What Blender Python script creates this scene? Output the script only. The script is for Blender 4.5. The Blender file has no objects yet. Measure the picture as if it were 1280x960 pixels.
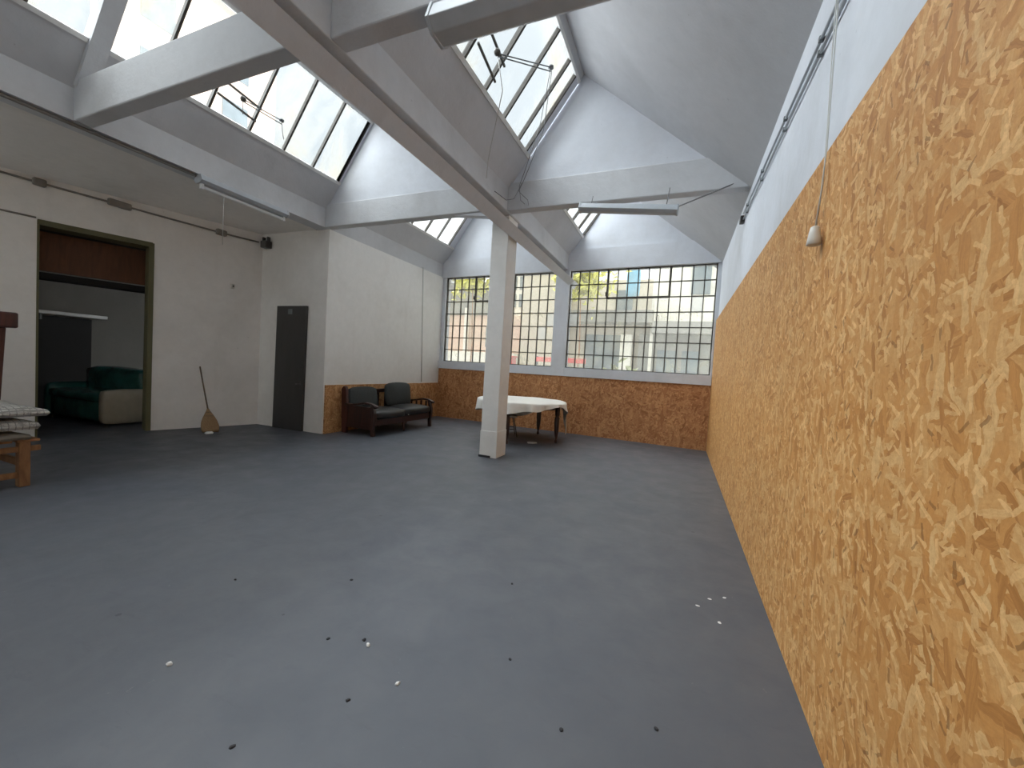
import bpy, bmesh, math, random
from mathutils import Vector, Matrix
random.seed(7)
SC = bpy.context.scene
COL = SC.collection
PI = math.pi
S = 0.9            # everything is laid out in "hand" units, scaled to metres at the end

# ------------------------------------------------------------------ materials
def lin(c):
    return tuple((x/255/12.92 if x/255 <= .04045 else ((x/255+.055)/1.055)**2.4) for x in c)

class NT:
    def __init__(s, m):
        m.use_nodes = True; s.m = m; s.t = m.node_tree; s.t.nodes.clear()
        s.out = s.n('ShaderNodeOutputMaterial')
    def n(s, typ, **kw):
        nd = s.t.nodes.new(typ)
        for k, v in kw.items():
            if k.startswith('i_'):
                key = k[2:].replace('_', ' ')
                nd.inputs[int(key) if key.isdigit() else key].default_value = v
            else: setattr(nd, k, v)
        return nd
    def l(s, a, b): s.t.links.new(a, b)
    def math(s, op, a, b=None, c=None):
        nd = s.n('ShaderNodeMath', operation=op)
        for i, v in enumerate((a, b, c)):
            if v is None: continue
            if hasattr(v, 'is_output'): s.l(v, nd.inputs[i])
            else: nd.inputs[i].default_value = v
        return nd.outputs[0]
    def mix(s, f, a, b, typ='MIX'):
        nd = s.n('ShaderNodeMix', data_type='RGBA', blend_type=typ)
        for k, v in ((0, f), (6, a), (7, b)):
            if hasattr(v, 'is_output'): s.l(v, nd.inputs[k])
            else: nd.inputs[k].default_value = v if k == 0 else (*v[:3], 1)
        return nd.outputs[2]
    def coord(s, scale=(1,1,1), rot=(0,0,0), loc=(0,0,0), src='Object'):
        tc = s.n('ShaderNodeTexCoord'); mp = s.n('ShaderNodeMapping')
        mp.inputs['Scale'].default_value = scale; mp.inputs['Rotation'].default_value = rot; mp.inputs['Location'].default_value = loc
        s.l(tc.outputs[src], mp.inputs[0]); return mp.outputs[0]
    def noise(s, v, scale, detail=4, rough=.55, dist=0):
        nd = s.n('ShaderNodeTexNoise'); s.l(v, nd.inputs['Vector'])
        nd.inputs['Scale'].default_value = scale; nd.inputs['Detail'].default_value = detail
        nd.inputs['Roughness'].default_value = rough; nd.inputs['Distortion'].default_value = dist
        return nd.outputs[0]
    def ramp(s, f, lo, hi):
        nd = s.n('ShaderNodeMapRange'); nd.inputs[1].default_value = lo; nd.inputs[2].default_value = hi
        s.l(f, nd.inputs[0]); return nd.outputs[0]
    def bump(s, h, strength=.2, dist=.01):
        nd = s.n('ShaderNodeBump'); nd.inputs['Strength'].default_value = strength; nd.inputs['Distance'].default_value = dist
        s.l(h, nd.inputs['Height']); return nd.outputs[0]
    def bsdf(s, color, rough=.6, normal=None, metal=0, spec=.5, **kw):
        b = s.n('ShaderNodeBsdfPrincipled')
        for k, v in (('Base Color', color), ('Roughness', rough), ('Metallic', metal), ('Specular IOR Level', spec)):
            if hasattr(v, 'is_output'): s.l(v, b.inputs[k])
            else: b.inputs[k].default_value = (*v[:3], 1) if k == 'Base Color' else v
        if normal is not None: s.l(normal, b.inputs['Normal'])
        for k, v in kw.items(): b.inputs[k.replace('_', ' ')].default_value = v
        s.l(b.outputs[0], s.out.inputs[0]); return b

def simple(name, c, rough=.6, metal=0, var=.12, scale=8, spec=.5, bump=0, stretch=(1,1,1)):
    m = bpy.data.materials.new(name); t = NT(m)
    v = t.coord(stretch); f = t.noise(v, scale, 5)
    c = lin(c); lo = tuple(x*(1-var) for x in c); hi = tuple(min(1, x*(1+var)) for x in c)
    colr = t.mix(t.ramp(f, .3, .7), lo, hi)
    t.bsdf(colr, rough, t.bump(t.noise(v, scale*4, 4), bump, .01) if bump else None, metal, spec)
    return m

def plaster(name, c, stain, amount=.5, scale=.7, bump=.25):
    m = bpy.data.materials.new(name); t = NT(m)
    v = t.coord()
    big = t.ramp(t.noise(v, scale, 6, .6, .4), .48, .78)
    vs = t.coord((2.2, 2.2, .35)); streak = t.ramp(t.noise(vs, 1.3, 5, .6), .58, .85)
    fine = t.ramp(t.noise(v, 9, 6, .65), .35, .75)
    base = t.mix(fine, lin(tuple(x*.975 for x in c)), lin(c))
    base = t.mix(t.math('MULTIPLY', big, amount), base, lin(stain))
    base = t.mix(t.math('MULTIPLY', streak, amount*.6), base, lin(stain))
    spots = t.ramp(t.noise(v, 23, 2, .5), .76, .8)
    base = t.mix(t.math('MULTIPLY', spots, .35), base, lin(tuple(x*.6 for x in c)))
    h = t.math('ADD', t.noise(v, 3, 5, .6), t.math('MULTIPLY', t.noise(v, 40, 3, .5), .12))
    t.bsdf(base, .85, t.bump(h, bump, .03), spec=.25)
    return m

def osb(name, plane, lightc, midc, darkc, density=1.0):
    """Oriented strand board: layers of long flakes lying at different angles."""
    m = bpy.data.materials.new(name); t = NT(m)
    tc = t.n('ShaderNodeTexCoord'); sx = t.n('ShaderNodeSeparateXYZ'); t.l(tc.outputs['Object'], sx.inputs[0])
    cb = t.n('ShaderNodeCombineXYZ'); t.l(sx.outputs[1 if plane == 'x' else 0], cb.inputs[0]); t.l(sx.outputs[2], cb.inputs[1])
    warp = t.n('ShaderNodeTexNoise', i_Scale=22.0, i_Detail=4.0); t.l(cb.outputs[0], warp.inputs['Vector'])
    ws = t.n('ShaderNodeVectorMath', operation='SCALE'); ws.inputs['Scale'].default_value = .022; t.l(warp.outputs[1], ws.inputs[0])
    base = t.n('ShaderNodeVectorMath', operation='ADD'); t.l(cb.outputs[0], base.inputs[0]); t.l(ws.outputs[0], base.inputs[1])
    col = None; height = None
    layers = [(1.50, 1.3, .0), (.25, 1.6, .55), (2.55, 1.5, .6), (1.0, 1.9, .66), (2.05, 1.4, .7), (-.15, 2.1, .72), (1.75, 1.25, .74), (.65, 1.7, .76), (2.85, 1.3, .8), (1.3, 1.5, .8), (1.6, .95, .88)]
    for k, (ang, sc, th) in enumerate(layers):
        mp = t.n('ShaderNodeMapping'); mp.inputs['Rotation'].default_value = (0, 0, -ang)
        t.l(base.outputs[0], mp.inputs[0])
        st = t.n('ShaderNodeMapping'); st.inputs['Scale'].default_value = (8.6*sc*density, 34*sc*density, 1); st.inputs['Location'].default_value = (k*7.31, k*3.77, k*1.3)
        t.l(mp.outputs[0], st.inputs[0])
        vo = t.n('ShaderNodeTexVoronoi', i_Scale=1.0, i_Randomness=1.0); vo.voronoi_dimensions = '2D'; vo.distance = 'CHEBYCHEV'
        t.l(st.outputs[0], vo.inputs['Vector'])
        sp = t.n('ShaderNodeSeparateColor'); t.l(vo.outputs['Color'], sp.inputs[0])
        # along-the-strand grain
        gr = t.n('ShaderNodeMapping'); gr.inputs['Scale'].default_value = (7, 150, 1); t.l(mp.outputs[0], gr.inputs[0])
        g = t.noise(gr.outputs[0], 1.0, 4, .7)
        tone = t.math('ADD', t.math('MULTIPLY', sp.outputs[0], .74), t.math('MULTIPLY', g, .52))
        cr = t.n('ShaderNodeValToRGB'); t.l(tone, cr.inputs[0])
        e = cr.color_ramp.elements
        e[0].position = .12; e[0].color = (*lin(darkc), 1)
        e[1].position = 1.06; e[1].color = (*lin(lightc), 1)
        a = e.new(.45); a.color = (*lin(midc), 1)
        a = e.new(.80); a.color = (*lin(tuple((x*.5+y*.5) for x, y in zip(midc, lightc))), 1)
        if col is None: col, height = cr.outputs[0], sp.outputs[1]
        else:
            mask = t.math('GREATER_THAN', sp.outputs[1], th)
            edge = t.math('GREATER_THAN', vo.outputs['Distance'], .0)
            mask = t.math('MULTIPLY', mask, edge)
            col = t.mix(mask, col, cr.outputs[0])
            mm = t.n('ShaderNodeMix', data_type='FLOAT'); t.l(mask, mm.inputs[0]); t.l(height, mm.inputs[2]); t.l(t.math('ADD', sp.outputs[2], k*.12), mm.inputs[3])
            height = mm.outputs[0]
    # a few bright fresh strands on top and fine dark gaps
    for ang, sc, off in ((1.35, 1.9, 3.1), (.5, 2.3, 9.4), (2.3, 2.1, 5.7)):
        mp = t.n('ShaderNodeMapping'); mp.inputs['Rotation'].default_value = (0, 0, -ang); t.l(base.outputs[0], mp.inputs[0])
        st = t.n('ShaderNodeMapping'); st.inputs['Scale'].default_value = (7.5*sc, 27*sc, 1); st.inputs['Location'].default_value = (off, off*1.7, 0)
        t.l(mp.outputs[0], st.inputs[0])
        vo = t.n('ShaderNodeTexVoronoi', i_Scale=1.0); vo.voronoi_dimensions = '2D'; vo.distance = 'CHEBYCHEV'; t.l(st.outputs[0], vo.inputs['Vector'])
        sp = t.n('ShaderNodeSeparateColor'); t.l(vo.outputs['Color'], sp.inputs[0])
        k = t.math('MULTIPLY', t.math('GREATER_THAN', sp.outputs[1], .93), t.math('LESS_THAN', vo.outputs['Distance'], .40))
        col = t.mix(t.math('MULTIPLY', k, .75), col, lin(tuple(min(255, x*1.06) for x in lightc)))
        k = t.math('MULTIPLY', t.math('LESS_THAN', sp.outputs[1], .018), t.math('LESS_THAN', vo.outputs['Distance'], .28))
        col = t.mix(t.math('MULTIPLY', k, .6), col, lin(tuple(x*.72 for x in darkc)))
    gg = t.ramp(t.noise(base.outputs[0], 48, 6, .8), .42, .68)
    col = t.mix(t.math('MULTIPLY', gg, .5), col, lin(tuple(x*.5+y*.5 for x, y in zip(darkc, midc))))
    cloud = t.ramp(t.noise(tc.outputs['Object'], 1.6, 4, .6), .3, .75)
    col = t.mix(t.math('MULTIPLY', cloud, .30), col, lin(tuple(x*.82 for x in midc)))
    t.bsdf(col, .62, t.bump(height, .8, .005), spec=.3)
    return m

def wood(name, c1, c2, rough=.5, axis=(1, 12, 12)):
    m = bpy.data.materials.new(name); t = NT(m); v = t.coord(axis)
    f = t.noise(v, 3, 5, .6, .6)
    t.bsdf(t.mix(t.ramp(f, .3, .7), lin(c1), lin(c2)), rough, t.bump(f, .15, .005)); return m

def glass(name, trans, clear, haze, dirt, dirtcol, scale=3.0, streak=(1, 1, 1), rough_spec=.25):
    """Grimy glass: part clear, part milky; dirt patches have their own shape."""
    m = bpy.data.materials.new(name); t = NT(m); v = t.coord(streak)
    f = t.noise(v, scale, 6, .65, .5)
    d = t.ramp(f, .42, .72)
    tr = t.n('ShaderNodeBsdfTransparent'); tr.inputs[0].default_value = (*trans, 1)
    tl = t.n('ShaderNodeBsdfTranslucent'); t.l(t.mix(d, haze, lin(dirtcol)), tl.inputs[0])
    gl = t.n('ShaderNodeBsdfGlossy'); gl.inputs['Roughness'].default_value = rough_spec
    mx = t.n('ShaderNodeMixShader'); t.l(t.math('MULTIPLY_ADD', d, dirt, 1-clear), mx.inputs[0])
    t.l(tr.outputs[0], mx.inputs[1]); t.l(tl.outputs[0], mx.inputs[2])
    m2 = t.n('ShaderNodeMixShader'); m2.inputs[0].default_value = .04
    t.l(mx.outputs[0], m2.inputs[1]); t.l(gl.outputs[0], m2.inputs[2]); t.l(m2.outputs[0], t.out.inputs[0])
    return m

def floor_mat():
    m = bpy.data.materials.new('painted_concrete_floor'); t = NT(m); v = t.coord()
    a = t.ramp(t.noise(v, .55, 6, .6, .6), .3, .7); b = t.ramp(t.noise(v, 3.2, 6, .65, .3), .3, .75)
    c = t.mix(a, lin((80, 84, 92)), lin((92, 94, 98)))
    c = t.mix(t.math('MULTIPLY', b, .45), c, lin((74, 79, 88)))
    vs = t.coord((1, 3.2, 1), (0, 0, .5)); scuff = t.ramp(t.noise(vs, 5, 6, .7, .8), .58, .72)
    c = t.mix(t.math('MULTIPLY', scuff, .5), c, lin((76, 79, 85)))
    vs2 = t.coord((2.6, 1, 1), (0, 0, -.3)); sc2 = t.ramp(t.noise(vs2, 11, 5, .7, 1.), .70, .76)
    c = t.mix(t.math('MULTIPLY', sc2, .4), c, lin((170, 171, 170)))
    vo = t.n('ShaderNodeTexVoronoi', i_Scale=4.0); t.l(v, vo.inputs['Vector'])
    sp = t.n('ShaderNodeSeparateColor'); t.l(vo.outputs['Color'], sp.inputs[0])
    dot = t.math('MULTIPLY', t.math('LESS_THAN', vo.outputs['Distance'], .055), t.math('GREATER_THAN', sp.outputs[0], .74))
    c = t.mix(t.math('MULTIPLY', dot, .8), c, lin((56, 58, 63)))
    h = t.math('ADD', t.noise(v, 6, 5, .6), t.math('MULTIPLY', scuff, .2))
    r = t.math('MULTIPLY_ADD', b, .2, .42)
    t.bsdf(c, r, t.bump(h, .12, .01), spec=.45)
    return m

M = {}
M['wall'] = plaster('white_plaster', (240, 240, 238), (196, 192, 184), .42)
M['wallc'] = plaster('white_plaster_cool', (218, 222, 229), (178, 178, 176), .45)
M['aisle'] = plaster('grey_white_plaster', (238, 235, 231), (196, 191, 184), .45)
M['beam'] = plaster('painted_concrete', (206, 208, 211), (164, 164, 164), .45, 1.1, .35)
M['roof'] = plaster('painted_roof_slab', (200, 201, 204), (166, 167, 169), .45, .9, .3)
M['floor'] = floor_mat()
M['osb'] = osb('osb_boards', 'x', (230, 188, 130), (204, 144, 80), (146, 92, 44), .98)
M['osbx'] = osb('osb_boards_reddish', 'y', (216, 166, 118), (182, 126, 82), (132, 84, 50), .58)
M['osbl'] = osb('osb_boards_side', 'x', (222, 180, 130), (188, 136, 88), (134, 86, 52), .58)
M['steel'] = simple('dark_rusted_steel', (70, 66, 60), .6, .2, .25, 20)
M['steelg'] = simple('grey_painted_steel', (112, 116, 118), .5, .2, .15, 12)
M['glass'] = glass('grimy_window_glass', (.48, .49, .47), .86, (.55, .55, .52), .22, (170, 168, 150), 2.4)
M['gpane'] = glass('grey_painted_pane', (.5, .52, .52), .42, (.3, .31, .3), .1, (150, 150, 146), 2.0)
M['sky'] = glass('grimy_skylight_glass', (.84, .87, .88), .88, (.17, .18, .18), .80, (96, 88, 68), 1.1, (1, 1, .6))
M['fix'] = simple('grey_white_lamp_housing', (176, 182, 188), .45, 0, .06)
M['tube'] = simple('unlit_white_tube', (222, 224, 224), .3, 0, .03)
M['cable'] = simple('grey_cable', (120, 120, 122), .55, 0, .1)
M['cablew'] = simple('white_cable', (196, 196, 192), .5, 0, .06)
M['conduit'] = simple('grey_conduit', (132, 128, 122), .5, .1, .12)
M['dark'] = simple('dark_grey_metal', (72, 70, 68), .5, .2, .15)
M['upper'] = M['wallc']
M['door'] = simple('black_brown_door', (60, 58, 57), .5, 0, .12, 6, stretch=(1, 1, .2))
M['olive'] = simple('olive_green_paint', (92, 90, 62), .55, 0, .14, 5, stretch=(1, 1, .3))
M['brown'] = wood('brown_board', (92, 58, 36), (118, 76, 48), .6, (1, 6, 1))
M['dwood'] = wood('dark_stained_wood', (40, 26, 22), (66, 38, 32), .38, (6, 6, 1))
M['rwood'] = wood('red_brown_wood', (58, 30, 26), (84, 42, 36), .42, (8, 8, 1))
M['pwood'] = wood('raw_pale_wood', (128, 90, 60), (164, 120, 80), .7, (6, 6, 2))
M['cush'] = simple('charcoal_green_cloth', (58, 62, 62), .85, 0, .12, 30, bump=.2)
M['leath'] = simple('black_leatherette', (40, 40, 41), .42, 0, .15, 24, bump=.15)
M['cloth'] = simple('white_tablecloth_cloth', (228, 225, 218), .85, 0, .04, 14, bump=.15)
M['seatw'] = simple('pale_stool_seat', (206, 204, 198), .6, 0, .06)
M['straw'] = simple('broom_straw', (150, 122, 90), .8, 0, .3, 30, bump=.4, stretch=(6, 6, .6))
M['stick'] = wood('broom_stick_wood', (92, 78, 62), (116, 100, 80), .6, (8, 8, 1))
M['chip'] = simple('white_plaster_chip', (222, 222, 220), .8, 0, .08)
M['dchip'] = simple('dark_grit', (44, 44, 48), .8, 0, .15)
M['teal'] = simple('glossy_teal_cover', (58, 116, 110), .12, 0, .35, 4, .8, bump=.8)
M['beige'] = simple('beige_leather_arm', (176, 170, 152), .45, 0, .1, 6, bump=.1)
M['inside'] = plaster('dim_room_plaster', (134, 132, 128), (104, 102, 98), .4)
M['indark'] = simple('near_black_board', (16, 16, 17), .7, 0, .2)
M['bell'] = simple('white_bakelite', (206, 202, 194), .35, 0, .05)
M['conc'] = simple('outside_concrete', (150, 148, 140), .9, 0, .14, 1.5, bump=.2)

# cloth with a printed grid
def check_mat():
    m = bpy.data.materials.new('black_and_white_printed_cloth'); t = NT(m)
    v = t.coord(); sx = t.n('ShaderNodeSeparateXYZ'); t.l(v, sx.inputs[0])
    ln = None
    for ax, fr in ((0, 24.), (1, 24.), (2, 34.)):
        w = t.math('ABSOLUTE', t.math('SUBTRACT', t.math('FRACT', t.math('MULTIPLY', sx.outputs[ax], fr)), .5))
        w = t.math('LESS_THAN', w, .085)
        ln = w if ln is None else t.math('MAXIMUM', ln, w)
    n = t.ramp(t.noise(v, 20, 4, .7), .53, .58)
    f = t.math('MAXIMUM', t.math('MULTIPLY', ln, .55), t.math('MULTIPLY', n, .45))
    t.bsdf(t.mix(f, lin((196, 194, 188)), lin((60, 60, 62))), .85, t.bump(t.noise(v, 12, 4), .3, .02)); return m
M['check'] = check_mat()
M['greycloth'] = simple('grey_sacking', (128, 120, 108), .9, 0, .15, 12, bump=.3)

# ------------------------------------------------------------------ mesh helpers
class MB:
    def __init__(s): s.bm = bmesh.new(); s.mats = []
    def mi(s, m):
        if m is None: return 0
        if m not in s.mats: s.mats.append(m)
        return s.mats.index(m)
    def faces(s, vs, fs, m=None, smooth=False):
        V = [s.bm.verts.new(v) for v in vs]; k = s.mi(m)
        for f in fs:
            try: F = s.bm.faces.new([V[i] for i in f])
            except ValueError: continue
            F.material_index = k; F.smooth = smooth
        return V
    def hexa(s, p, m=None, bev=0, seg=2):
        """8 corner points: bottom ring 0-3, top ring 4-7"""
        fs = [(3, 2, 1, 0), (4, 5, 6, 7), (0, 1, 5, 4), (1, 2, 6, 5), (2, 3, 7, 6), (3, 0, 4, 7)]
        if not bev: return s.faces(p, fs, m)
        b = bmesh.new(); V = [b.verts.new(v) for v in p]
        for f in fs: b.faces.new([V[i] for i in f])
        bmesh.ops.recalc_face_normals(b, faces=b.faces)
        bmesh.ops.bevel(b, geom=b.edges[:], offset=bev, segments=seg, profile=.5, affect='EDGES')
        s.merge(b, m, False)
    def merge(s, b, m, smooth=False):
        b.verts.index_update(); b.verts.ensure_lookup_table()
        s.faces([v.co.copy() for v in b.verts], [[v.index for v in f.verts] for f in b.faces], m, smooth); b.free()
    def box(s, x0, x1, y0, y1, z0, z1, m=None, bev=0, seg=2):
        return s.hexa([(x0, y0, z0), (x1, y0, z0), (x1, y1, z0), (x0, y1, z0), (x0, y0, z1), (x1, y0, z1), (x1, y1, z1), (x0, y1, z1)], m, bev, seg)
    def bar(s, a, b, w, h, m=None, up=(0, 0, 1), bev=0):
        a, b, up = Vector(a), Vector(b), Vector(up); d = (b-a).normalized()
        x = d.cross(up).normalized(); u = x.cross(d).normalized()
        p = [q + x*sx*w/2 + u*su*h/2 for q in (a, b) for sx, su in ((-1, -1), (1, -1), (1, 1), (-1, 1))]
        return s.hexa(p, m, bev)
    def tube(s, pts, r, m=None, n=8, caps=True):
        pts = [Vector(p) for p in pts]; rs = r if isinstance(r, (list, tuple)) else [r]*len(pts)
        ref = Vector((0, 0, 1)); rings = []
        t0 = (pts[1]-pts[0]).normalized()
        if abs(t0.dot(ref)) > .9: ref = Vector((1, 0, 0))
        for i, p in enumerate(pts):
            t = (pts[min(i+1, len(pts)-1)] - pts[max(i-1, 0)]).normalized()
            ref = (ref - t*ref.dot(t)).normalized(); b = t.cross(ref)
            rings.append([p + (ref*math.cos(2*PI*k/n) + b*math.sin(2*PI*k/n))*rs[i] for k in range(n)])
        vs = [v for R in rings for v in R]; fs = []
        for i in range(len(pts)-1):
            for k in range(n): fs.append((i*n+k, i*n+(k+1) % n, (i+1)*n+(k+1) % n, (i+1)*n+k))
        if caps: fs += [tuple(range(n))[::-1], tuple(range((len(pts)-1)*n, len(pts)*n))]
        s.faces(vs, fs, m, True)
    def lathe(s, prof, m=None, c=(0, 0, 0), n=20):
        vs = [(c[0]+r*math.cos(2*PI*k/n), c[1]+r*math.sin(2*PI*k/n), c[2]+z) for r, z in prof for k in range(n)]
        fs = [(i*n+k, i*n+(k+1) % n, (i+1)*n+(k+1) % n, (i+1)*n+k) for i in range(len(prof)-1) for k in range(n)]
        fs += [tuple(range(n))[::-1], tuple(range((len(prof)-1)*n, len(prof)*n))]
        s.faces(vs, fs, m, True)
    def prism(s, poly, axis, a, b, m=None, bev=0):
        """extrude a polygon (list of 2D) along axis from a to b"""
        def P(q, t): return {'x': (t, q[0], q[1]), 'y': (q[0], t, q[1]), 'z': (q[0], q[1], t)}[axis]
        n = len(poly); b_ = bmesh.new()
        V = [b_.verts.new(P(q, a)) for q in poly] + [b_.verts.new(P(q, b)) for q in poly]
        b_.faces.new(V[:n][::-1]); b_.faces.new(V[n:])
        for i in range(n): b_.faces.new((V[i], V[(i+1) % n], V[n+(i+1) % n], V[n+i]))
        bmesh.ops.recalc_face_normals(b_, faces=b_.faces)
        if bev: bmesh.ops.bevel(b_, geom=b_.edges[:], offset=bev, segments=2, profile=.5, affect='EDGES')
        s.merge(b_, m, False)
    def cushion(s, x0, x1, y0, y1, z0, z1, m=None, r=.06, puff=.02, mat4=None):
        b = bmesh.new()
        bmesh.ops.create_cube(b, size=1)
        bmesh.ops.subdivide_edges(b, edges=b.edges[:], cuts=6, use_grid_fill=True)
        sx, sy, sz = x1-x0, y1-y0, z1-z0; c = Vector(((x0+x1)/2, (y0+y1)/2, (z0+z1)/2))
        for v in b.verts:
            u = v.co*2
            p = Vector((u.x*sx/2, u.y*sy/2, u.z*sz/2))
            inner = Vector((max(-sx/2+r, min(sx/2-r, p.x)), max(-sy/2+r, min(sy/2-r, p.y)), max(-sz/2+r, min(sz/2-r, p.z))))
            d = p-inner
            if d.length > 1e-6: p = inner + d.normalized()*min(r, d.length if max(abs(d.x), abs(d.y), abs(d.z)) >= d.length-1e-6 else r)
            k = [(1-u.x**2), (1-u.y**2), (1-u.z**2)]
            if abs(u.x) > .99: p.x += math.copysign(puff*k[1]*k[2], u.x)
            if abs(u.y) > .99: p.y += math.copysign(puff*k[0]*k[2], u.y)
            if abs(u.z) > .99: p.z += math.copysign(puff*k[0]*k[1], u.z)
            v.co = p + c
            if mat4 is not None: v.co = mat4 @ v.co
        s.merge(b, m, True)
    def build(s, name, parent=None, loc=None, rot=None, mat=None, recalc=True):
        if recalc: bmesh.ops.recalc_face_normals(s.bm, faces=s.bm.faces)
        me = bpy.data.meshes.new(name); s.bm.to_mesh(me); s.bm.free()
        for k in (s.mats or [mat]): me.materials.append(M[k] if isinstance(k, str) else k)
        o = bpy.data.objects.new(name, me); COL.objects.link(o)
        if parent: o.parent = parent
        if loc: o.location = loc
        if rot: o.rotation_euler = rot
        return o

def tag(o, label, cat, group=None, kind=None):
    o['label'] = label; o['category'] = cat
    if group: o['group'] = group
    if kind: o['kind'] = kind
    return o
def thing(name, label, cat, loc=(0, 0, 0), rz=0, group=None, kind=None):
    o = bpy.data.objects.new(name, None); COL.objects.link(o); o.location = loc; o.rotation_euler = (0, 0, rz)
    return tag(o, label, cat, group, kind)
def struct(o, label, cat): return tag(o, label, cat, kind='structure')

# ------------------------------------------------------------------ layout numbers
XL, XCL, XCR, XR = -6.306, -2.9075, -2.627, .636
ZB, ZT, Y2 = 3.916, 4.26, 5.83
YF = -3.0                                   # wall behind the photographer
def yb(x): return 9.341 - .0734*(x - .636)   # inner face of the window wall
def xa(y): return -8.127 + .3188*(y - 5.8345)   # inner face of the slanting doorway wall
SLOPE = 1.49/1.08
def slope_pt(x0, t): return (x0 + 1.08*t, ZT + 1.49*t)
BAYS = ((XL, XCL), (XCR, XR))

# ------------------------------------------------------------------ floor
b = MB(); b.box(-14.6, 1.2, YF-.3, 10.0, -.12, 0, 'floor')
struct(b.build('floor'), 'worn dark grey painted concrete floor of the workshop', 'floor')

# right wall: plaster above and boards
b = MB(); b.box(XR+.035, XR+.4, YF-.3, 9.8, -.1, 4.6, 'wallc')
struct(b.build('wall_right'), 'white plastered wall above the tall chipboard cladding', 'wall')
ys = [YF, .55, 1.81, 4.32, 6.83, yb(XR)-.012]
b = MB()
for y0, y1 in zip(ys[:-1], ys[1:]):
    b.box(XR, XR+.034, y0+.0006, y1-.0006, 0, 2.72, 'osb')
struct(b.build('wall_cladding_panel'), 'tall golden chipboard cladding along the long wall with the cable drop', 'wall cladding')

# back (window) wall in its own slanting frame
def P(x, t, z): return (x, yb(x)+t, z)
def bbox(b, x0, x1, t0, t1, z0, z1, m):
    b.hexa([P(x0, t0, z0), P(x1, t0, z0), P(x1, t1, z0), P(x0, t1, z0), P(x0, t0, z1), P(x1, t0, z1), P(x1, t1, z1), P(x0, t1, z1)], m)
WZ0, WZ1 = 1.575, 3.905
WL, WR = (-6.20, -2.905), (-2.575, .60)
b = MB()
bbox(b, XL-.4, XR+.3, 0, .28, -.1, WZ0, 'wallc')
bbox(b, XL-.4, WL[0], 0, .28, WZ0, WZ1, 'wallc')
bbox(b, WL[1], WR[0], 0, .28, WZ0, WZ1, 'wallc')
bbox(b, WR[1], XR+.3, 0, .28, WZ0, WZ1, 'wallc')
bbox(b, XL-.4, XR+.3, 0, .28, WZ1, ZT+.02, 'wallc')
for x0, x1 in BAYS:                       # gable triangles over the windows
    rx, rz = slope_pt(x0, 1.005)
    poly = [(x0-.3, ZT), (x1+.3, ZT), (rx+.02, rz+.1), (rx-.08, rz+.06)]
    vs = [P(x, 0, z) for x, z in poly] + [P(x, .28, z) for x, z in poly]
    b.faces(vs, [(0, 1, 2, 3), (7, 6, 5, 4), (0, 4, 5, 1), (1, 5, 6, 2), (2, 6, 7, 3), (3, 7, 4, 0)], 'wallc')
# tie ledge under the gables, protruding a little
for x0, x1 in BAYS: bbox(b, x0, x1, -.05, .0, WZ1-.005, ZT+.12, 'wallc')
struct(b.build('wall_back'), 'white end wall holding the two gridded windows under its gables', 'wall')
b = MB(); bbox(b, XL+.02, XR-.003, -.035, -.001, 0, 1.365, 'osbx')
struct(b.build('wall_cladding_panel'), 'low reddish chipboard cladding below the two gridded windows', 'wall cladding')
b = MB(); bbox(b, XL+.002, XR-.003, -.06, -.001, 1.367, WZ0-.005, 'wallc')
struct(b.build('window_sill'), 'continuous white sill band under both gridded windows', 'sill')

# white side wall beyond the aisle
b = MB()
b.hexa([(XL-.35, Y2+.012, -.1), (XL, Y2+.012, -.1), (XL, yb(XL)+.2, -.1), (XL-.35, yb(XL)+.2, -.1), (XL-.35, Y2+.012, ZB), (XL, Y2+.012, ZB), (XL, yb(XL)+.2, ZB), (XL-.35, yb(XL)+.2, ZB)], 'wall')
struct(b.build('wall_left'), 'white wall behind the dark sofa beside the low chipboard strip', 'wall')
b = MB(); b.box(XL+.002, XL+.03, Y2+.03, yb(XL)-.04, 0, .95, 'osbl')
struct(b.build('wall_cladding_panel'), 'low chipboard strip on the side wall behind the dark sofa', 'wall cladding')

# aisle end wall with black door
b = MB(); b.box(xa(Y2)-.4, XL-.351, Y2, Y2+.25, -.1, ZB+.1, 'aisle'); b.box(XL-.351, XL, Y2-.0, Y2+.011, -.1, ZB, 'aisle')
struct(b.build('wall_end'), 'greyish white end wall of the side aisle holding the black door', 'wall')

# doorway wall (slants away); built along y with x = xa(y)
DY0, DY1, DZ = 2.947, 4.195, 3.28
def aw(b, y0, y1, t0, t1, z0, z1, m):
    q = lambda y, t, z: (xa(y)-t, y+t*.3188, z)
    b.hexa([q(y0, t0, z0), q(y0, t1, z0), q(y1, t1, z0), q(y1, t0, z0), q(y0, t0, z1), q(y0, t1, z1), q(y1, t1, z1), q(y1, t0, z1)], m)
b = MB()
aw(b, YF-.3, DY0, 0, .3, -.1, 4.2, 'aisle'); aw(b, DY1, Y2+.2, 0, .3, -.1, 4.2, 'aisle'); aw(b, DY0, DY1, 0, .3, DZ, 4.2, 'aisle')
struct(b.build('wall_aisle'), 'dim white aisle wall pierced by the tall doorway', 'wall')

# wall behind the photographer
b = MB(); FW = (-10.4, -7.4, .3, 2.6)  # FW: opening for the added window that brightens the aisle
b.box(-12.5, FW[0], YF-.3, YF, -.1, 6.2, 'aisle'); b.box(FW[1], XR+.4, YF-.3, YF, -.1, 6.2, 'aisle')
b.box(FW[0], FW[1], YF-.3, YF, -.1, FW[2], 'aisle'); b.box(FW[0], FW[1], YF-.3, YF, FW[3], 6.2, 'aisle')
struct(b.build('wall_front'), 'plain white wall closing the room behind the viewer', 'wall')

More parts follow.
